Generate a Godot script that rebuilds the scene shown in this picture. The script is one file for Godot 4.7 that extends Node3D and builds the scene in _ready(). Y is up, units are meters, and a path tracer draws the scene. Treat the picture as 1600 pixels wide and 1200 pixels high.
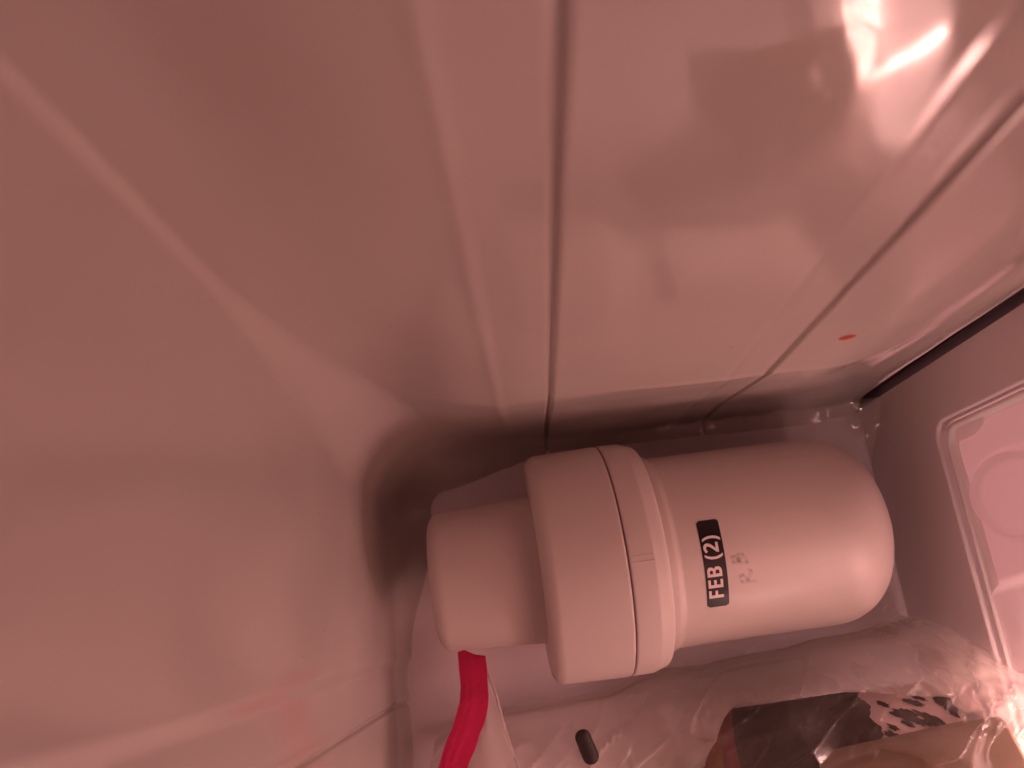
extends Node3D
# A white foam-pump bottle lying in the corner of a glossy white moulded compartment, a zip bag of small things in front of it.

const LAMP_TINT := Color(1.0, 0.67, 0.62)
const TUBE_TINT := Color(1.0, 0.78, 0.73)

var noise_a := FastNoiseLite.new()
var noise_b := FastNoiseLite.new()
var noise_c := FastNoiseLite.new()


func _ready() -> void:
	# ---- camera
	var cam := Camera3D.new()
	cam.name = "camera"
	add_child(cam)
	var right := Vector3(0.99390554, -0.03987768, 0.10276936)
	var up := Vector3(0.10991155, 0.28711932, -0.95156815)
	cam.transform = Transform3D(Basis(right, up, right.cross(up)).orthonormalized(), Vector3(0.04725, 0.257, 0.05565))
	cam.fov = 53.13
	cam.near = 0.01
	cam.far = 20.0
	var lens := CameraAttributesPhysical.new()
	lens.frustum_focal_length = 24.0
	lens.frustum_focus_distance = 0.205
	lens.exposure_aperture = 10.0
	lens.frustum_near = 0.01
	lens.frustum_far = 20.0
	cam.attributes = lens
	cam.fov = 53.13
	cam.current = true

	# ---- surroundings and lamps
	var we := WorldEnvironment.new()
	we.name = "surroundings"
	var env := Environment.new()
	env.background_mode = Environment.BG_COLOR
	env.background_color = Color(0.09, 0.052, 0.05)
	env.tonemap_mode = Environment.TONE_MAPPER_LINEAR
	env.tonemap_exposure = 1.0
	env.sdfgi_enabled = true
	env.ssao_enabled = true
	env.ssil_enabled = true
	we.environment = env
	add_child(we)
	work_lamp(Vector3(0.44, 0.52, 0.40), 0.20, 0.132)

	for n in [noise_a, noise_b, noise_c]:
		n.noise_type = FastNoiseLite.TYPE_SIMPLEX_SMOOTH
		n.fractal_type = FastNoiseLite.FRACTAL_NONE
		n.frequency = 1.0
	noise_a.seed = 11
	noise_b.seed = 23
	noise_c.seed = 37

	build_compartment()
	build_bottle()
	build_bag()
	build_contents()
	build_small_marks()


# ------------------------------------------------------------------ helpers

func tag(o: Node, label: String, category := "", group := "") -> Node:
	o.set_meta("label", label)
	if category != "":
		o.set_meta("category", category)
	if group != "":
		o.set_meta("group", group)
	return o


func thing(called: String, label: String, category: String, at := Vector3.ZERO) -> Node3D:
	var o := Node3D.new()
	o.name = called
	add_child(o, true)
	o.position = at
	tag(o, label, category)
	return o


func obj(called: String, m: Mesh, mat: Material, parent: Node = self) -> MeshInstance3D:
	var o := MeshInstance3D.new()
	o.name = called
	o.mesh = m
	o.material_override = mat
	o.cast_shadow = GeometryInstance3D.SHADOW_CASTING_SETTING_ON
	parent.add_child(o, true)
	return o


func struct(called: String, m: Mesh, mat: Material) -> MeshInstance3D:
	var o := obj(called, m, mat)
	o.set_meta("kind", "structure")
	return o


func mat(c: Color, rough := 0.5, spec := 0.5) -> StandardMaterial3D:
	var m := StandardMaterial3D.new()
	m.albedo_color = c.linear_to_srgb()
	m.roughness = rough
	m.metallic_specular = spec
	return m


func film(c: Color, alpha: float, rough: float) -> StandardMaterial3D:
	var m := mat(c, rough)
	m.transparency = BaseMaterial3D.TRANSPARENCY_ALPHA
	m.albedo_color.a = alpha
	m.cull_mode = BaseMaterial3D.CULL_DISABLED
	if alpha > 0.3:      # cloudy film lets light through from behind
		m.backlight_enabled = true
		m.backlight = Color(0.62, 0.60, 0.59)
	return m


# A grid of points p(u, v), smooth; turned so that its front looks along (dp/dv x dp/du), or the other way when flip.
func grid(us: Array, vs: Array, p: Callable, flip := false) -> ArrayMesh:
	var nu := us.size()
	var nv := vs.size()
	var pts := PackedVector3Array()
	pts.resize(nu * nv)
	var uv := PackedVector2Array()
	uv.resize(nu * nv)
	for i in nu:
		for j in nv:
			pts[i * nv + j] = p.call(us[i], vs[j])
			uv[i * nv + j] = Vector2(us[i], vs[j])
	var idx := PackedInt32Array()
	for i in nu - 1:
		for j in nv - 1:
			var a := i * nv + j
			var b := a + nv
			if flip:
				idx.append_array(PackedInt32Array([a, a + 1, b, b, a + 1, b + 1]))
			else:
				idx.append_array(PackedInt32Array([a, b, a + 1, b, b + 1, a + 1]))
	return finish(pts, uv, idx)


func finish(pts: PackedVector3Array, uv: PackedVector2Array, idx: PackedInt32Array) -> ArrayMesh:
	var at := {}
	var nor := PackedVector3Array()
	nor.resize(pts.size())
	var same := PackedInt32Array()
	same.resize(pts.size())
	for k in pts.size():      # points at one place share their normal
		var key := Vector3i((pts[k] * 1e6).round())
		if not at.has(key):
			at[key] = k
		same[k] = at[key]
	for t in range(0, idx.size(), 3):
		var a := pts[idx[t]]
		var n := (pts[idx[t + 2]] - a).cross(pts[idx[t + 1]] - a)
		for k in 3:
			nor[same[idx[t + k]]] += n * 1e6
	var out := PackedVector3Array()
	out.resize(pts.size())
	for k in pts.size():
		out[k] = nor[same[k]].normalized() if nor[same[k]].length() > 0.0 else Vector3.UP
	var arr := []
	arr.resize(Mesh.ARRAY_MAX)
	arr[Mesh.ARRAY_VERTEX] = pts
	arr[Mesh.ARRAY_NORMAL] = out
	arr[Mesh.ARRAY_TEX_UV] = uv
	arr[Mesh.ARRAY_INDEX] = idx
	var m := ArrayMesh.new()
	m.add_surface_from_arrays(Mesh.PRIMITIVE_TRIANGLES, arr)
	return m


func span(a: float, b: float, n: int) -> Array:
	var out := []
	for k in n + 1:
		out.append(lerpf(a, b, float(k) / n))
	return out


# Even steps, with finer ones round each of the given places.
func steps(a: float, b: float, coarse: float, fine_at: Array, reach: float, fine: float) -> Array:
	var out := []
	var x := a
	while x < b - 1e-7:
		out.append(x)
		var d := 1.0
		for f in fine_at:
			d = minf(d, absf(x - f) - reach)
		x += fine if d < 0.0 else minf(coarse, maxf(fine, d * 0.5 + fine))
	out.append(b)
	return out


# A profile of (along x, radius) turned round the x axis.
func lathe(profile: Array, segments := 96) -> ArrayMesh:
	return grid(span(0, profile.size() - 1, profile.size() - 1), span(0, TAU, segments), func(u, v):
		var q: Vector2 = profile[int(round(u))]
		return Vector3(q.x, q.y * cos(v), q.y * sin(v)), true)


# Quarter-round between two points of a profile: leaves p along +d, arrives along e.
func rounded(c: Vector2, r: float, from_deg: float, to_deg: float, n := 8) -> Array:
	var out := []
	for k in n + 1:
		var a := deg_to_rad(lerpf(from_deg, to_deg, float(k) / n))
		out.append(c + r * Vector2(cos(a), sin(a)))
	return out


# A tube along a curve of points with a radius at each end.
func tube(pts: Array, r0: float, r1: float, segments := 16) -> ArrayMesh:
	var c := Curve3D.new()
	for q in pts:
		c.add_point(q)
	var n := pts.size() - 1
	return grid(span(0, n, n), span(0, TAU, segments), func(u, v):
		var k := int(round(u))
		var d: Vector3 = (pts[mini(k + 1, n)] - pts[maxi(k - 1, 0)]).normalized()
		var s := d.cross(Vector3.UP if absf(d.y) < 0.9 else Vector3.RIGHT).normalized()
		var w := s.cross(d)
		var r := lerpf(r0, r1, u / n)
		if k == 0 or k == n:
			r *= 0.3
		return pts[k] + r * (s * cos(v) + w * sin(v)), true)


func bell(x: float, w: float) -> float:
	return exp(-(x / w) * (x / w))


# ------------------------------------------------------------------ lamps

func work_lamp(at: Vector3, r: float, energy: float) -> void:
	var t := thing("work_lamp", "large round frosted lamp hanging in front of the open compartment", "lamp", at)
	var ball := SphereMesh.new()
	ball.radius = r
	ball.height = 2.0 * r
	ball.radial_segments = 32
	ball.rings = 16
	var m := mat(Color(0.8, 0.8, 0.8), 0.4)
	m.emission_enabled = true
	m.emission = LAMP_TINT
	m.emission_energy_multiplier = 0.5
	obj("bulb", ball, m, t)
	obj("socket", lathe([Vector2(0, 0.001), Vector2(0, 0.014), Vector2(0.03, 0.014), Vector2(0.036, 0.008), Vector2(0.036, 0.001)], 32), mat(Color(0.5, 0.5, 0.5), 0.4), t).transform = Transform3D(Basis(Vector3.FORWARD, -PI / 2) * Basis(), Vector3(0, r - 0.003, 0))
	var l := OmniLight3D.new()
	l.name = "lamp_light"
	l.light_color = LAMP_TINT
	l.light_energy = energy
	l.light_size = r * 0.9
	l.omni_range = 4.0
	l.omni_attenuation = 2.0
	l.shadow_enabled = true
	t.add_child(l)


# ------------------------------------------------------------------ the compartment

const CORNER := 0.0024          # radius of the moulded corner between left and back wall
const GROOVES := [[0.0545, 0.00052, 0.0014], [0.1075, 0.00050, 0.0021]]

func back_off(x: float, y: float) -> float:
	var k := (y - 0.026) / 0.050
	k = 0.5 * (k + 1.0 - sqrt((k - 1.0) * (k - 1.0) + 0.0012))      # a straight draft that bends softly into the upright wall
	k = 0.5 * (k + sqrt(k * k + 0.02))
	var o := 0.006 * k * smoothstep(0.010, 0.045, x) * (1.0 - smoothstep(0.120, 0.152, x)) - 0.0014 * smoothstep(0.138, 0.158, x) - 0.007 * smoothstep(0.1610, 0.1618, x)
	o += 0.00018 * bell(y - 0.0775, 0.0013) * smoothstep(0.060, 0.085, x) * (1.0 - smoothstep(0.115, 0.135, x))
	for g in GROOVES:
		o -= g[2] * bell(x - g[0], g[1]) - 0.00004 * (bell(x - g[0] - 0.0017, 0.0008) + bell(x - g[0] + 0.0017, 0.0008))
	o += 0.00032 * bell(x - 0.0418, 0.0014) + 0.00010 * bell(x - 0.0976, 0.0009)
	o += 0.00030 * noise_a.get_noise_2d(x * 22.0, y * 9.0) + 0.00010 * noise_b.get_noise_2d(x * 60.0, y * 35.0)
	return o + cove(y, lerpf(0.016, 0.0045, smoothstep(0.015, 0.060, x)))


# the rounded foot of a wall: how far it comes forward at height y
func cove(y: float, r: float) -> float:
	return 0.8 * r * pow(maxf(1.0 - y / (1.7 * r), 0.0), 3.0)


func left_off(z: float, y: float) -> float:
	var o := 0.0006 - 0.0013 * smoothstep(0.0628, 0.0668, z)
	o -= 0.0009 * bell(z - 0.0777, 0.0006) - 0.0002 * bell(z - 0.0760, 0.0008)
	o += 0.00035 * noise_a.get_noise_2d(z * 18.0 + 7.0, y * 9.0) + 0.00010 * noise_b.get_noise_2d(z * 55.0, y * 35.0 + 5.0)
	return o + cove(y, lerpf(0.016, 0.0045, smoothstep(0.025, 0.062, z)))


# s runs along the left wall towards the corner (s < 0), round the corner, and along the back wall; s is 0 at the middle of the corner.
func liner(s: float, y: float) -> Vector3:
	var half := CORNER * PI / 4
	var r := lerpf(0.0195, CORNER, smoothstep(0.045, 0.155, y))      # tight at the top, generous near the floor
	if s < -half:
		var z := CORNER - (s + half) + (r - CORNER) * exp((s + half) / 0.020)
		return Vector3(left_off(z, y), y, z)
	if s > half:
		var x := CORNER + (s - half) + (r - CORNER) * exp(-(s - half) / 0.020)
		return Vector3(x, y, back_off(x, y))
	var k := (s + half) / (2 * half)
	var a := PI + k * PI / 2
	var o := lerpf(left_off(r, y), back_off(r, y), k)
	return Vector3(r + (r - o) * cos(a), y, r + (r - o) * sin(a))


func build_compartment() -> void:
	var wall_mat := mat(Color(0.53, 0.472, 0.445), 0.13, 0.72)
	wall_mat.roughness_texture = smudges()
	wall_mat.uv1_triplanar = true
	wall_mat.uv1_scale = Vector3(9, 9, 9)
	wall_mat.roughness = 1.0
	var floor_mat := mat(Color(0.88, 0.80, 0.85), 0.38, 0.45)
	var ys := steps(0.0, 0.34, 0.004, [0.0, 0.026, 0.076], 0.012, 0.0011)
	var half := CORNER * PI / 4
	var sx := steps(half, 0.24, 0.003, [CORNER * 0 + 0.0545 - CORNER + half, 0.1075 - CORNER + half, 0.0418 - CORNER + half, 0.0976 - CORNER + half], 0.0032, 0.00022)
	var corner_steps := span(0.0, half, 10)
	corner_steps.pop_back()
	var back := struct("wall_back", grid(corner_steps + sx, ys, liner, true), wall_mat)
	var sl := []
	for q in steps(half, 0.30, 0.003, [0.065 - CORNER + half, 0.0777 - CORNER + half], 0.0035, 0.00022):
		sl.append(-q)
	sl.reverse()
	var corner_left := span(-half, 0.0, 10)
	corner_left.pop_front()
	var left := struct("wall_left", grid(sl + corner_left, ys, liner, true), wall_mat)
	var shell_mat := mat(Color(0.6, 0.58, 0.56), 0.7)
	slab("outer_panel", Vector3(0.115, 0.17, -0.022), Vector3(0.26, 0.34, 0.03), shell_mat, back)
	slab("outer_panel", Vector3(-0.022, 0.17, 0.15), Vector3(0.03, 0.34, 0.31), shell_mat, left)

	# floor: a thick moulded tray bottom
	var fl := struct("floor", grid(span(-0.004, 0.24, 120), span(-0.004, 0.31, 140), func(x, z):
		return Vector3(x, 0.00025 * noise_a.get_noise_2d(x * 30.0, z * 30.0), z), false), floor_mat)
	slab("outer_panel", Vector3(0.115, -0.020, 0.15), Vector3(0.26, 0.03, 0.34), shell_mat, fl)
	build_right_wall()


func slab(called: String, at: Vector3, size: Vector3, m: Material, parent: Node) -> void:
	var b := BoxMesh.new()
	b.size = size
	obj(called, b, m, parent).position = at


func smudges() -> ImageTexture:
	var n := FastNoiseLite.new()
	n.seed = 5
	n.frequency = 0.006
	n.fractal_octaves = 4
	var w := FastNoiseLite.new()
	w.seed = 9
	w.frequency = 0.03
	var im := Image.create(512, 512, false, Image.FORMAT_RGB8)
	for y in 512:
		for x in 512:
			var v := 0.095 + 0.07 * n.get_noise_2d(x, y) + 0.03 * w.get_noise_2d(x * 0.4, y)
			v = clampf(v, 0.05, 0.4)
			im.set_pixel(x, y, Color(v, v, v))
	return ImageTexture.create_from_image(im)


# A rounded rectangle in (z, y), n points for each of its corners and sides.
func loop(z0: float, z1: float, y0: float, y1: float, r: float) -> Array:
	var out := []
	var n := 10
	for c in [[z1 - r, y1 - r, 0.0], [z0 + r, y1 - r, 90.0], [z0 + r, y0 + r, 180.0], [z1 - r, y0 + r, 270.0]]:
		for k in n + 1:
			var a := deg_to_rad(c[2] + 90.0 * k / n)
			out.append(Vector2(c[0] + r * cos(a), c[1] + r * sin(a)))
	out.append(out[0])
	return out


func build_right_wall() -> void:
	var wall_mat := mat(Color(0.84, 0.77, 0.79), 0.42, 0.5)
	var t := Node3D.new()
	t.name = "wall_right"
	add_child(t, true)
	t.set_meta("kind", "structure")
	# the plate with its opening: outer edge, face, rounded rim of the opening
	var rows := [
		[loop(0.0005, 0.30, -0.003, 0.110, 0.002), 0.172],
		[loop(0.0005, 0.30, -0.003, 0.110, 0.002), 0.1614],
		[loop(0.0007, 0.2997, -0.0027, 0.1097, 0.002), 0.1611],
		[loop(0.0009, 0.2992, -0.0022, 0.1092, 0.002), 0.1610],
		[loop(0.009, 0.20, 0.036, 0.107, 0.010), 0.1609],
		[loop(0.0158, 0.19, 0.0428, 0.104, 0.0065), 0.1610],
		[loop(0.0162, 0.19, 0.0432, 0.104, 0.0062), 0.1611],
		[loop(0.0166, 0.19, 0.0436, 0.104, 0.006), 0.1615],
		[loop(0.0166, 0.19, 0.0436, 0.104, 0.006), 0.168],
	]
	var n: int = rows[0][0].size()
	obj("plate", grid(span(0, rows.size() - 1, rows.size() - 1), span(0, n - 1, n - 1), func(u, v):
		var q: Vector2 = rows[int(round(u))][0][int(round(v))]
		return Vector3(rows[int(round(u))][1], q.y, q.x), true), wall_mat, t)

	slab("gap_shade_strip", Vector3(0.1675, 0.054, -0.0085), Vector3(0.009, 0.110, 0.0108), mat(Color(0.07, 0.05, 0.05), 0.6), t)  # strip closing the gap, coloured dark to paint the shade there

	# the pinkish tray seen through the opening
	var tray := thing("storage_tray", "pale pink plastic tray with a moulded ring, seen through the opening in the right wall", "tray", Vector3(0.165, 0.044, 0.09))
	var tray_mat := mat(Color(0.94, 0.83, 0.86), 0.35, 0.5)
	tray_mat.backlight_enabled = true
	tray_mat.backlight = Color(1.0, 0.97, 0.98)
	var panel := func(y, z):
		var d := 0.0012 * noise_a.get_noise_2d(y * 20.0, z * 20.0)
		var rr := Vector2((y - 0.0645) / 0.0165, (z - 0.0395) / 0.0100).length()
		d += 0.0017 * bell(rr - 1.0, 0.085)
		d += 0.0035 * smoothstep(0.0585, 0.0625, z + (y - 0.05) * 0.12)
		return Vector3(0.1655 - d, y, z)
	var pm := grid(span(0.0455, 0.103, 100), span(0.0182, 0.188, 220), panel, false)
	shifted(obj("panel", pm, tray_mat, tray), tray)
	# its bright rim, set a little inside the opening, and the flat corner gusset
	var rim_rows := []
	for k in 9:
		var a := PI * k / 8.0
		rim_rows.append([0.0012 - 0.0012 * cos(a), 0.1650 - 0.0030 * sin(a)])
	obj("rim", grid(span(0, 8, 8), span(0, n - 1, n - 1), func(u, v):
		var rw: Array = rim_rows[int(round(u))]
		var q: Vector2 = loop(0.0172 + rw[0], 0.189, 0.0448 + rw[0], 0.103, 0.0058)[int(round(v))]
		return Vector3(rw[1], q.y, q.x), true), mat(Color(0.92, 0.90, 0.90), 0.3), tray)
	shifted(tray.get_node("rim"), tray)
	var gusset_mat := mat(Color(0.92, 0.88, 0.88), 0.3)
	gusset_mat.backlight_enabled = true
	gusset_mat.backlight = Color(1.0, 1.0, 1.0)
	var gm := grid(span(0.0, 1.0, 12), span(0.0, 1.0, 6), func(u, v):
		return Vector3(0.1632 + 0.0006 * v * v, lerpf(0.0462, 0.0640, u), 0.0185 + v * 0.0042 * (1.0 - 0.30 * smoothstep(0.55, 1.0, u)) * sqrt(maxf(0.0, 1.0 - pow(u, 8.0)))), false)
	shifted(obj("corner_gusset", gm, gusset_mat, tray), tray)

	# an added bulb, unseen behind the tray, that brightens its thin plastic
	var tray_fill := thing("tray_fill_lamp", "added glowing bulb that brightens the pale pink tray from behind, beyond the right wall", "lamp", Vector3(0.222, 0.068, 0.050))
	var bulb_mat := mat(Color(0.8, 0.8, 0.8), 0.4)
	bulb_mat.emission_enabled = true
	bulb_mat.emission = Color(1.0, 0.66, 0.67)
	bulb_mat.emission_energy_multiplier = 1.0
	var bulb := SphereMesh.new()
	bulb.radius = 0.013
	bulb.height = 0.026
	bulb.radial_segments = 24
	bulb.rings = 12
	obj("bulb", bulb, bulb_mat, tray_fill)
	obj("socket", lathe([Vector2(0.010, 0.0005), Vector2(0.010, 0.006), Vector2(0.022, 0.006), Vector2(0.022, 0.0005)], 24), mat(Color(0.5, 0.5, 0.5), 0.4), tray_fill)
	var bl := OmniLight3D.new()
	bl.name = "tray_fill_light"
	bl.light_color = Color(1.0, 0.66, 0.67)
	bl.light_energy = 0.0012
	bl.light_size = 0.0115
	bl.omni_range = 2.0
	bl.omni_attenuation = 2.0
	bl.shadow_enabled = true
	tray_fill.add_child(bl)

	# added glowing tubes out of view, shaped for the glare on the back wall
	var lamp := thing("glare_lamp", "added glowing tubes out of view in the opening, shaped for the glare on the back wall", "lamp", Vector3(0.161, 0.075, 0.11))
	var glow := mat(Color(0.8, 0.8, 0.8), 0.4)
	glow.emission_enabled = true
	glow.emission = TUBE_TINT
	glow.emission_energy_multiplier = 28.0
	var legs := [[Vector3(0.162, 0.066, 0.131), Vector3(0.162, 0.048, 0.108), 0.0075, 0.0025], [Vector3(0.162, 0.050, 0.106), Vector3(0.162, 0.080, 0.089), 0.0011, 0.0014], [Vector3(0.162, 0.080, 0.0885), Vector3(0.162, 0.099, 0.0785), 0.0017, 0.0024]]
	for e in legs:
		var pts := []
		for k in 9:
			pts.append(e[0].lerp(e[1], k / 8.0) + Vector3(0, 0.0015 * sin(PI * k / 8.0), 0))
		shifted(obj("glare_tube", tube(pts, e[2], e[3]), glow, lamp), lamp)
	var long_pts := []  # extra tube kept out of the reflection, adds fill over the bag
	for k in 9:
		long_pts.append(Vector3(0.160, 0.078 + 0.0008 * sin(k * 0.8), 0.146 + 0.005 * k))
	shifted(obj("glare_tube", tube(long_pts, 0.0028, 0.0028), glow, lamp), lamp)
	# added glowing plate behind the tubes, outlined to widen the reflected glare
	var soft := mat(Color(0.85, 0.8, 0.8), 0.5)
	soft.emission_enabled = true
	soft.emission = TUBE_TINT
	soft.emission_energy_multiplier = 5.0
	var outline := [Vector2(0.0491, 0.1371), Vector2(0.0395, 0.1215), Vector2(0.0350, 0.1158), Vector2(0.0500, 0.0925), Vector2(0.0600, 0.0740), Vector2(0.0711, 0.0665), Vector2(0.0900, 0.0650), Vector2(0.1000, 0.0700), Vector2(0.1010, 0.1000), Vector2(0.1000, 0.1400), Vector2(0.0491, 0.1371)]
	var mid := Vector2(0.070, 0.100)
	var plate := grid(span(0, 2, 2), span(0, outline.size() - 1, outline.size() - 1), func(u, v):
		var q: Vector2 = outline[int(round(v))]
		if u > 1.5:
			q = mid
		return Vector3(0.1638 + (0.0008 if u < 0.5 else 0.0), q.x, q.y), false)
	shifted(obj("glare_plate", plate, soft, lamp), lamp)
	var l := OmniLight3D.new()
	l.name = "tube_fill_light"  # added fill beside the tubes for the bag and right side
	l.light_color = TUBE_TINT
	l.light_energy = 0.0024
	l.light_size = 0.012
	l.omni_range = 2.0
	l.omni_attenuation = 2.0
	l.shadow_enabled = true
	l.position = Vector3(-0.014, 0.006, 0.056)
	lamp.add_child(l)


# A mesh built in world places, under a thing that stands elsewhere.
func shifted(o: Node3D, t: Node3D) -> void:
	o.position = -t.position


# ------------------------------------------------------------------ the bottle

const BOTTLE_AT := Vector3(0.0172, 0.0325, 0.0437)
const BODY_R := 0.0266

func build_bottle() -> void:
	var t := thing("pump_bottle", "white plastic pump bottle with stepped cap and black label lying on its side", "bottle", BOTTLE_AT)
	t.rotation = Vector3(0, deg_to_rad(1.7), deg_to_rad(-2.4))
	var cap_mat := mat(Color(0.61, 0.535, 0.51), 0.48, 0.45)
	var body_mat := mat(Color(0.60, 0.525, 0.495), 0.36, 0.42)
	# overcap
	var oc: Array = [Vector2(0.0, 0.0001), Vector2(0.0, 0.008)]
	oc += rounded(Vector2(0.0042, 0.0150), 0.0042, 180, 90, 10)
	oc += [Vector2(0.012, 0.0196), Vector2(0.022, 0.0201), Vector2(0.0318, 0.0206)]
	obj("overcap", lathe(oc), cap_mat, t)
	# collar
	var co: Array = [Vector2(0.0296, 0.019), Vector2(0.0296, 0.0277)]
	co += rounded(Vector2(0.0330, 0.0283), 0.0034, 180, 90, 10)
	co += [Vector2(0.040, 0.0319), Vector2(0.0500, 0.0321), Vector2(0.0505, 0.0320), Vector2(0.0507, 0.0317), Vector2(0.0507, 0.028)]
	obj("collar", lathe(co), cap_mat, t)
	obj("collar_gap", lathe([Vector2(0.0500, 0.0304), Vector2(0.0520, 0.0304)]), cap_mat, t)
	var ri: Array = [Vector2(0.0510, 0.028), Vector2(0.0510, 0.0317), Vector2(0.0512, 0.0320), Vector2(0.0517, 0.0321), Vector2(0.0570, 0.0320), Vector2(0.0578, 0.0317)]
	ri += [Vector2(0.0598, 0.0310), Vector2(0.0607, 0.0307), Vector2(0.0612, 0.0302), Vector2(0.0613, 0.0296), Vector2(0.0613, 0.0262)]
	obj("lower_ring", lathe(ri), cap_mat, t)
	# moulding marks on the ring: two short raised lines across it
	for a in [4.0, 6.6]:
		var y0 := deg_to_rad(a)
		obj("moulding_line", grid(span(0.0516, 0.0572, 6), span(-0.006, 0.006, 4), func(x, v):
			var r := 0.03205 + 0.00012 * (1.0 - pow(v / 0.006, 2.0))
			return Vector3(x, r * cos(y0 + v), r * sin(y0 + v)), true), cap_mat, t)
	# body with shoulder and rounded base
	var bo: Array = [Vector2(0.0606, 0.0274), Vector2(0.0632, 0.0274), Vector2(0.0640, 0.0272), Vector2(0.0646, 0.0268), Vector2(0.0654, BODY_R + 0.0001), Vector2(0.072, BODY_R), Vector2(0.090, BODY_R), Vector2(0.108, BODY_R)]
	for k in range(1, 25):
		var a := PI / 2 * k / 24.0
		bo.append(Vector2(0.108 + 0.0195 * pow(sin(a), 0.86), BODY_R * pow(maxf(cos(a), 0.0), 0.66)))
	obj("body", lathe(bo, 128), body_mat, t)

	# the black label, its corners rounded, and its lettering
	var black := mat(Color(0.012, 0.010, 0.011), 0.32, 0.5)
	var mid := deg_to_rad(14.5)
	var hw := 0.00285
	var hl := 0.0114
	var lx := 0.0734
	var st := grid(span(-1, 1, 40), span(-1, 1, 12), func(u, v):
		var along: float = u * hl
		var e := maxf(absf(along) - (hl - 0.0007), 0.0)
		var w := hw - 0.0007 + sqrt(maxf(0.0, 0.0007 * 0.0007 - e * e))
		return on_body(lx + v * w, mid + along / BODY_R, 0.00012), false)
	var sticker := obj("label_sticker", st, black, t)
	tag(sticker, "black embossed label reading FEB (2) in pale letters")
	var edge := grid(span(-1, 1, 40), span(0, 1, 1), func(u, v):
		return on_body(lx + hw, mid + u * hl / BODY_R, 0.00012 * (1.0 - v)), true)
	obj("label_edge", edge, black, sticker)
	var font := SystemFont.new()
	font.font_names = PackedStringArray(["Droid Sans"])
	font.font_weight = 700
	var tm := TextMesh.new()
	tm.text = "FEB (2)"
	tm.font = font
	tm.font_size = 64
	tm.pixel_size = 0.01
	tm.depth = 0.02
	tm.curve_step = 1.0
	var src := tm.get_mesh_arrays()
	var v: PackedVector3Array = src[Mesh.ARRAY_VERTEX]
	var lo := Vector3(1e9, 1e9, 1e9)
	var hi := -lo
	for q in v:
		lo = lo.min(q)
		hi = hi.max(q)
	var text_len := 0.0160
	var text_high := 0.0047
	var bent := PackedVector3Array()
	for q in v:
		var fx := (q.x - lo.x) / (hi.x - lo.x) - 0.5
		var fy := (q.y - lo.y) / (hi.y - lo.y) - 0.5
		var h := 0.00022 if q.z > (lo.z + hi.z) / 2 else 0.00010
		bent.append(on_body(lx - fy * text_high, mid + 0.025 - fx * text_len / BODY_R, h))
	var idx: PackedInt32Array = src[Mesh.ARRAY_INDEX]
	var lm := finish(bent, PackedVector2Array(range(bent.size()).map(func(_k): return Vector2.ZERO)), idx)
	obj("lettering", lm, mat(Color(0.78, 0.66, 0.64), 0.5), sticker)

	# faded handwriting beside the label: an R and a B, most of it rubbed off
	var ink := film(Color(0.22, 0.12, 0.18), 0.11, 0.6)
	var strokes := [
		[Vector2(-0.8, -1), Vector2(-0.7, 1), Vector2(0.3, 0.9), Vector2(0.5, 0.4), Vector2(-0.6, 0.05)],
		[Vector2(-0.5, 0.05), Vector2(0.9, -1.0), Vector2(1.2, -0.6)],
		[Vector2(2.2, -1), Vector2(2.4, 1), Vector2(3.3, 0.8), Vector2(3.4, 0.3), Vector2(2.4, 0.05)],
		[Vector2(2.4, 0.05), Vector2(3.6, -0.2), Vector2(3.5, -0.9), Vector2(2.1, -1.0)],
		[Vector2(2.6, 0.6), Vector2(3.0, -0.5)],
	]
	var hand := SurfaceTool.new()
	hand.begin(Mesh.PRIMITIVE_TRIANGLES)
	for s in strokes:
		for k in s.size() - 1:
			var dd: Vector2 = (s[k + 1] - s[k]).normalized()
			var sd := Vector2(-dd.y, dd.x) * 0.26
			var c4 := []
			for q in [s[k] - dd * 0.1 + sd, s[k + 1] + dd * 0.1 + sd, s[k + 1] + dd * 0.1 - sd, s[k] - dd * 0.1 - sd]:
				c4.append(on_body(0.0812 - q.y * 0.0018 - q.x * 0.00055, mid + deg_to_rad(9.0) - q.x * 0.0017 / BODY_R, 0.00006))
			for i in [0, 1, 2, 0, 2, 3]:
				hand.add_vertex(c4[i])
	hand.index()
	hand.generate_normals()
	tag(obj("handwriting", hand.commit(), ink, t), "rubbed-off purple grey pen writing beside the black label")


func on_body(x: float, angle: float, lift: float) -> Vector3:
	var r := BODY_R + lift
	return Vector3(x, r * cos(angle), r * sin(angle))


# ------------------------------------------------------------------ the zip bag

const BAG_EDGE := [Vector2(0.010, 0.0890), Vector2(0.020, 0.0830), Vector2(0.0345, 0.0822), Vector2(0.050, 0.0812), Vector2(0.0650, 0.0798), Vector2(0.0765, 0.0765), Vector2(0.095, 0.0757), Vector2(0.1140, 0.0745), Vector2(0.130, 0.0725), Vector2(0.1480, 0.0703), Vector2(0.1585, 0.0680)]

func bag_back(x: float) -> float:
	for k in BAG_EDGE.size() - 1:
		if x <= BAG_EDGE[k + 1].x or k == BAG_EDGE.size() - 2:
			return lerpf(BAG_EDGE[k].y, BAG_EDGE[k + 1].y, clampf((x - BAG_EDGE[k].x) / (BAG_EDGE[k + 1].x - BAG_EDGE[k].x), 0.0, 1.0))
	return 0.08


func ridged(n: FastNoiseLite, x: float, y: float) -> float:
	return 1.0 - 2.0 * absf(n.get_noise_2d(x, y))


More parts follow.
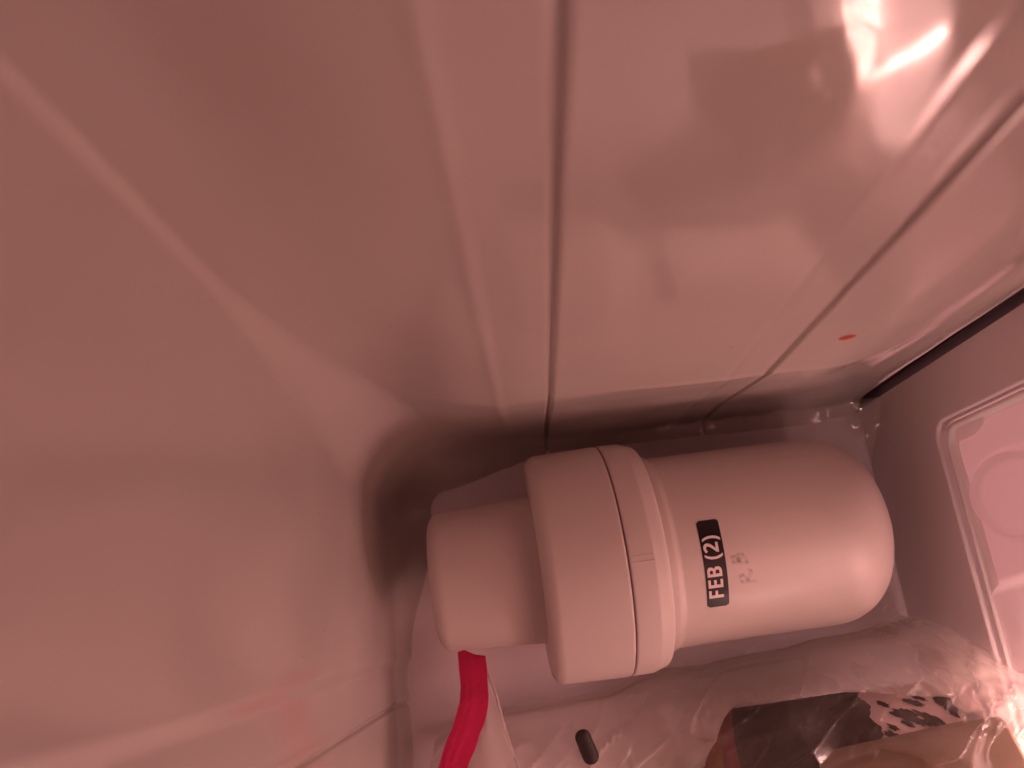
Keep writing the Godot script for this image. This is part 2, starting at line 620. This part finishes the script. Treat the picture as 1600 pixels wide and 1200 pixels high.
func bag_top(x: float, v: float, which: int) -> Vector3:
	var high := 0.033 + 0.034 * smoothstep(0.06, 0.16, x)
	var k := smoothstep(0.0, 0.12, v)
	var y := high * (1.0 - exp(-v * 11.0)) * (1.0 if which == 0 else 0.90)
	var q := Vector2(x + 0.3 * which, v * 0.085)
	var fold := 0.0024 * noise_a.get_noise_2d(q.x * 42.0 + q.y * 16.0, q.y * 14.0)
	fold += 0.0016 * ridged(noise_b, q.x * 34.0 - q.y * 30.0, q.y * 22.0 + 4.0) * smoothstep(0.02, 0.10, v)
	fold += 0.0019 * pow(maxf(ridged(noise_c, q.x * 40.0 + q.y * 70.0, q.y * 40.0), 0.0), 6.0)
	fold += 0.0005 * smoothstep(0.13, 0.15, x) * ridged(noise_b, q.x * 120.0 + q.y * 60.0, q.y * 110.0)
	fold += 0.0007 * noise_c.get_noise_2d(q.x * 300.0, q.y * 420.0) * bell(v - 0.10 - 0.1 * smoothstep(0.12, 0.15, x), 0.06) * smoothstep(0.075, 0.09, x)
	y += 1.5 * fold * (0.25 + 0.75 * k) * (0.7 + 0.7 * smoothstep(0.07, 0.15, x))
	var z := bag_back(x) + v * 0.085 + 0.0008 * noise_b.get_noise_1d(x * 30.0 + which) * (1.0 - k)
	return Vector3(x, maxf(y, 0.0006), z)


func build_bag() -> void:
	var t := thing("zip_bag", "crumpled clear plastic zip bag with a red closing strip, in front of the bottle", "bag", Vector3(0.09, 0.0, 0.12))
	var clear := film(Color(0.80, 0.70, 0.66), 0.09, 0.12)
	var us := span(0.010, 0.1585, 300)
	var vs := []
	for k in 121:
		vs.append(pow(k / 120.0, 1.5))
	shifted(obj("film", grid(us, vs, func(x, v): return bag_top(x, v, 0), false), clear, t), t)
	# doubled film along the fold at the back of the bag and over its left half
	shifted(obj("film_fold", grid(us, span(0.0, 1.0, 50), func(x, v):
		var reach: float = 0.095 + 0.03 * noise_b.get_noise_1d(x * 14.0) + 0.5 * (1.0 - smoothstep(0.06, 0.10, x)) + 0.07 * smoothstep(0.12, 0.15, x)
		return bag_top(x, v * reach, 1) - Vector3(0, 0.0006, 0.0004), false), film(Color(0.95, 0.90, 0.86), 0.50, 0.2), t), t)
	# welded hem along the back edge
	shifted(obj("film_hem", grid(us, span(0.0, 1.0, 6), func(x, v):
		return bag_top(x, 0.002 + v * 0.022, 0) + Vector3(0, 0.0005, -0.0004), false), film(Color(0.86, 0.78, 0.75), 0.6, 0.2), t), t)
	shifted(obj("film_bunch", grid(span(0.145, 0.1596, 60), span(0.0, 1.0, 70), func(x, v):
		var p := bag_top(x, v * 0.75, 2)
		var rise: float = smoothstep(0.145, 0.154, x)
		p.y += rise * (0.004 + 0.0035 * ridged(noise_b, x * 110.0 + v * 5.0, v * 4.0) + 0.0022 * ridged(noise_a, x * 260.0 - v * 9.0, v * 15.0))
		return p, false), film(Color(0.88, 0.80, 0.78), 0.34, 0.14), t), t)
	# the rolled rim where the film is welded
	var rim := []
	for k in 121:
		var x := lerpf(0.0300, 0.1580, k / 120.0)
		rim.append(bag_top(x, 0.012, 0) + Vector3(0, 0.0012 + 0.0006 * noise_b.get_noise_1d(x * 70.0), 0))
	shifted(obj("film_rim", tube(rim, 0.00042, 0.00050, 8), film(Color(0.92, 0.85, 0.82), 0.62, 0.2), t), t)
	var crease := []
	for k in 31:
		var u := k / 30.0
		crease.append(Vector3(0.0282, 0.0205, 0.0668).lerp(Vector3(0.0400, 0.0275, 0.110), u) + Vector3(0.0004 * sin(u * 9.0), 0, 0))
	shifted(obj("film_crease", tube(crease, 0.00032, 0.00042, 8), film(Color(0.92, 0.85, 0.82), 0.6, 0.2), t), t)
	# flap of film standing up between the strip and the fold of the bag
	var flap := grid(span(0, 1, 40), span(0, 1, 30), func(u, v):
		var a := Vector3(0.0282, 0.020, 0.0668).lerp(Vector3(0.0400, 0.027, 0.110), u)
		var b := Vector3(0.0262, 0.021, 0.0685).lerp(Vector3(0.0195, 0.033, 0.110), u)
		return a.lerp(b, v) + Vector3(0, 0.0035 * sin(v * PI) * u + 0.0006 * ridged(noise_b, u * 2.0, v * 1.2), 0), false)
	shifted(obj("film_flap", flap, film(Color(0.94, 0.88, 0.85), 0.42, 0.18), t), t)
	var lip := grid(span(0, 1, 30), span(0, 1, 8), func(u, v):
		var a := Vector3(0.0225, 0.022, 0.0760).lerp(Vector3(0.0140, 0.030, 0.110), u)
		var b := Vector3(0.0205, 0.020, 0.0775).lerp(Vector3(0.0085, 0.026, 0.110), pow(u, 0.62))
		return a.lerp(b, v) + Vector3(0, 0.0010 * sin(v * PI), 0), true)
	shifted(obj("film_lip", lip, film(Color(0.86, 0.80, 0.76), 0.8, 0.22), t), t)
	# red strip, two ribs along it
	var path := [Vector3(0.0252, 0.0225, 0.0642), Vector3(0.0254, 0.0245, 0.0705), Vector3(0.0250, 0.0265, 0.0775), Vector3(0.0222, 0.0285, 0.0845), Vector3(0.0190, 0.0310, 0.0910), Vector3(0.0165, 0.0330, 0.100), Vector3(0.0150, 0.0330, 0.115)]
	var c := Curve3D.new()
	for k in path.size():
		var d: Vector3 = (path[mini(k + 1, path.size() - 1)] - path[maxi(k - 1, 0)]) / 6.0
		c.add_point(path[k], -d, d)
	var total := c.get_baked_length()
	var strip := grid(span(0, 1, 120), span(0, TAU, 48), func(u, a):
		var p := c.sample_baked(u * total, true)
		var q := c.sample_baked(minf(u * total + 0.0005, total), true)
		var p0 := c.sample_baked(maxf(u * total - 0.0005, 0.0), true)
		var d := (q - p0).normalized()
		var side := d.cross(Vector3.UP).normalized()
		var up := side.cross(d)
		var w := 0.0041 * (1.0 + 0.05 * noise_b.get_noise_1d(u * 6.0)) * (0.96 if u > 0.0 and u < 1.0 else 0.5)
		var across := clampf(cos(a) * 1.25, -1.0, 1.0)
		var thick := 0.0003 + 0.00022 * (bell(across - 0.15, 0.20) + bell(across - 0.62, 0.16)) + 0.0001 * noise_c.get_noise_2d(u * 30.0, across * 3.0)
		p += d * (across * -0.0012 * pow(1.0 - u, 10.0))
		return p + side * (across * w) + up * ((thick if sin(a) > 0.0 else 0.0003) * clampf(sin(a) * 2.5, -1.0, 1.0)) + Vector3(0, 0.0005 * noise_a.get_noise_1d(u * 5.0), 0), true)
	tag(obj("zip_strip", strip, mat(Color(0.62, 0.012, 0.10), 0.5, 0.5), t), "red plastic closing strip of the bag")
	shifted(t.get_node("zip_strip"), t)

	# a second, empty bag lying crumpled under and behind the bottle
	var under := thing("plastic_wrap", "thin clear plastic wrap crumpled under and behind the bottle", "plastic wrap", Vector3(0.12, 0.0, 0.04))
	var um := grid(span(0.074, 0.1585, 120), span(0.0, 1.0, 90), func(x, v):
		var z: float = 0.0035 + 0.077 * v
		var y := 0.0012 + 0.022 * exp(-pow(z / 0.016, 2.0)) * smoothstep(0.072, 0.09, x)
		y += (0.0011 + 0.0010 * smoothstep(0.05, 0.08, z)) * (0.6 + ridged(noise_a, x * 55.0, z * 90.0 + 2.0)) + 0.0004 * ridged(noise_b, x * 160.0, z * 220.0)
		var under_bottle := smoothstep(0.024, 0.034, z) * (1.0 - smoothstep(0.054, 0.066, z))
		y = lerpf(y, minf(y, 0.0016), under_bottle)
		return Vector3(x, maxf(y, 0.0008), z + 0.0012 * noise_b.get_noise_1d(x * 80.0)), false)
	shifted(obj("sheet", um, film(Color(0.80, 0.68, 0.66), 0.15, 0.15), under), under)


# ------------------------------------------------------------------ what lies in and on the bag

func place_along(o: Node3D, from: Vector3, to: Vector3) -> void:
	o.position = from
	var d := (to - from).normalized()
	var s := d.cross(Vector3.UP).normalized()
	o.basis = Basis(d, s.cross(d), s)


func build_contents() -> void:
	# pale tube with a dark wrap whose right edge has flaked away
	var v := thing("medicine_tube", "pale tube with flaking dark brown wrap and amber end inside the bag", "tube", Vector3.ZERO)
	place_along(v, Vector3(0.0905, 0.0150, 0.1010), Vector3(0.160, 0.0400, 0.0950))
	var r := 0.0132
	obj("tube_body", lathe([Vector2(0.004, 0.001), Vector2(0.004, r - 0.0012), Vector2(0.0048, r - 0.0003), Vector2(0.006, r), Vector2(0.060, r), Vector2(0.0695, r), Vector2(0.070, r - 0.001), Vector2(0.070, 0.001)], 64), mat(Color(0.66, 0.50, 0.49), 0.35), v)
	var amber: Array = [Vector2(-0.002, 0.0005), Vector2(-0.0018, 0.006)]
	amber += rounded(Vector2(0.0022, r - 0.0040), 0.0042, 180, 90, 8)
	amber += [Vector2(0.0056, r + 0.0002), Vector2(0.0056, r - 0.001)]
	obj("amber_end", lathe(amber, 64), mat(Color(0.19, 0.070, 0.028), 0.3), v)
	var dark := mat(Color(0.022, 0.0080, 0.0065), 0.6, 0.3)
	obj("dark_wrap", grid(span(0, 1, 60), span(-2.6, 2.6, 120), func(u, a):
		var torn := 0.0465 + 0.0022 * noise_a.get_noise_1d(a * 1.6) + 0.0007 * noise_b.get_noise_1d(a * 7.0) + 0.004 * sin(a * 1.1)
		var rr := r + 0.00022 + 0.00008 * noise_c.get_noise_2d(u * 40.0, a * 10.0)
		return Vector3(lerpf(0.0062, torn, u), rr * cos(a), rr * sin(a)), false), dark, v)
	obj("red_band", grid(span(0.0057, 0.0092, 3), span(-2.6, 2.6, 60), func(x, a):
		var rr := r + 0.0004
		return Vector3(x, rr * cos(a), rr * sin(a)), false), mat(Color(0.16, 0.02, 0.022), 0.3), v)
	var rng := RandomNumberGenerator.new()
	rng.seed = 41
	var flakes := [[0.0525, -0.62, 0.0028, 0.0020], [0.0535, -0.15, 0.0016, 0.0024], [0.0590, -0.40, 0.0042, 0.0016], [0.0600, 0.22, 0.0036, 0.0019], [0.0570, 0.55, 0.0022, 0.0013], [0.0640, -0.05, 0.0028, 0.0012], [0.0500, 0.30, 0.0014, 0.0008], [0.0560, -0.02, 0.0020, 0.0009], [0.0640, 0.55, 0.0022, 0.0016], [0.0625, -0.75, 0.0026, 0.0022]]
	for k in 14:
		flakes.append([rng.randf_range(0.048, 0.068), rng.randf_range(-1.05, 0.35), rng.randf_range(0.0007, 0.0022), rng.randf_range(0.0006, 0.0013)])
	for f in flakes:
		var turn := rng.randf_range(0.35, 0.9)
		var ph := rng.randf() * 50.0
		obj("dark_flake", grid(span(0, 1, 6), span(0, TAU, 28), func(u, a):
			var k: float = u * (1.0 + 0.35 * noise_b.get_noise_1d(a * 1.2 + ph) + 0.18 * noise_c.get_noise_1d(a * 3.5 + ph))
			var p := Vector2(f[2] * 1.15 * cos(a), f[3] * 0.75 * sin(a)).rotated(turn) * k
			var rr: float = r + 0.0002 + 0.0001 * u
			return Vector3(f[0] + p.x, rr * cos(f[1] + p.y / r), rr * sin(f[1] + p.y / r)), false), dark, v)

	# tan tube on top, at the front
	var tan_tube := thing("cardboard_tube", "plain tan brown rounded tube in front of the dark wrapped tube", "tube", Vector3.ZERO)
	place_along(tan_tube, Vector3(0.1140, 0.0400, 0.1115), Vector3(0.158, 0.0560, 0.1040))
	var wood := mat(Color(0.36, 0.235, 0.175), 0.55, 0.4)
	var im := Image.create(256, 256, false, Image.FORMAT_RGB8)
	var gn := FastNoiseLite.new()
	gn.seed = 3
	gn.frequency = 0.05
	for y in 256:
		for x in 256:
			var k := 1.0 + 0.16 * gn.get_noise_2d(x * 0.25, y * 2.0) + 0.05 * gn.get_noise_2d(x * 6.0, y * 6.0)
			im.set_pixel(x, y, Color(0.28 * k, 0.195 * k, 0.145 * k).linear_to_srgb())
	wood.albedo_texture = ImageTexture.create_from_image(im)
	wood.albedo_color = Color.WHITE
	wood.uv1_triplanar = true
	wood.uv1_scale = Vector3(18, 18, 18)
	var tp: Array = [Vector2(0, 0.0005), Vector2(0, 0.008)]
	tp += rounded(Vector2(0.0045, 0.0105), 0.0045, 180, 90, 8)
	tp += [Vector2(0.03, 0.0152), Vector2(0.0435, 0.0153), Vector2(0.0442, 0.0148), Vector2(0.0442, 0.0005)]
	obj("tube_shell", lathe(tp, 64), wood, tan_tube)

	# small dark capsule and a brown lump in the left half of the bag
	var cap := thing("dark_capsule", "small dark grey oval capsule lying on the left half of the clear bag", "capsule", Vector3(0.0549, 0.0275, 0.0912))
	cap.rotation.y = deg_to_rad(17.0)
	for half in 2:
		obj("capsule_half", grid(span(0, 1, 16), span(0, TAU, 28), func(u, a):
			var s: float = (u if half == 0 else -u) * 0.0047
			var e := maxf(absf(s) - 0.0025, 0.0)
			var rr := sqrt(maxf(0.0, 0.0022 * 0.0022 - e * e)) + (0.00006 if half == 0 else 0.0)
			return Vector3(rr * cos(a), rr * 0.7 * sin(a), s), half == 0), mat(Color(0.035, 0.025, 0.027), 0.5), cap)
	var lump := thing("brown_lump", "dull brown rounded lump at the bottom of the bag, left of the amber end", "lump", Vector3(0.0755, 0.008, 0.1035))
	obj("lump_body", grid(span(0, PI, 32), span(0, TAU, 48), func(b, a):
		var d := Vector3(sin(b) * cos(a), cos(b), sin(b) * sin(a))
		return d * Vector3(0.0085, 0.008, 0.0115) * (1.0 + 0.16 * noise_a.get_noise_3d(d.x * 2.0, d.y * 2.0, d.z * 2.0)), false), mat(Color(0.22, 0.12, 0.085), 0.6), lump)


func build_small_marks() -> void:
	# orange red fleck stuck to the back wall, right of the seam
	var y := 0.0997
	var x := 0.1182
	var fm := grid(span(0, 1, 6), span(0, TAU, 28), func(u, a):
		var k: float = u * (1.0 + 0.22 * noise_b.get_noise_1d(a * 3.0))
		var px: float = x + 0.00165 * k * cos(a)
		var py: float = y + (0.0016 * sin(a) + 0.0004 * cos(a)) * k
		return Vector3(px, py, back_off(px, py) + 0.00005 + 0.00025 * (1.0 - u * u)), false)
	var fl := obj("red_fleck", fm, mat(Color(0.42, 0.035, 0.008), 0.5))
	tag(fl, "tiny orange red fleck stuck on the back wall near the right corner", "fleck")
	# specks of dirt on the walls
	var speck_mat := mat(Color(0.10, 0.06, 0.05), 0.7)
	var rng := RandomNumberGenerator.new()
	rng.seed = 8
	var ball := SphereMesh.new()
	ball.radius = 0.00016
	ball.height = 0.0002
	ball.radial_segments = 8
	ball.rings = 4
	for k in 14:
		var sx := rng.randf_range(0.02, 0.15)
		var sy := rng.randf_range(0.085, 0.17)
		var o := obj("dirt_speck", ball, speck_mat, get_node("wall_back"))
		o.position = Vector3(sx, sy, back_off(sx, sy))
		o.scale = Vector3(rng.randf_range(0.5, 1.3), rng.randf_range(0.5, 1.5), 0.6)
	for k in 10:
		var sz := rng.randf_range(0.01, 0.062)
		var sy := rng.randf_range(0.03, 0.16)
		var o := obj("dirt_speck", ball, speck_mat, get_node("wall_left"))
		o.position = Vector3(left_off(sz, sy), sy, sz)
		o.scale = Vector3(0.6, rng.randf_range(0.5, 1.4), rng.randf_range(0.5, 1.3))
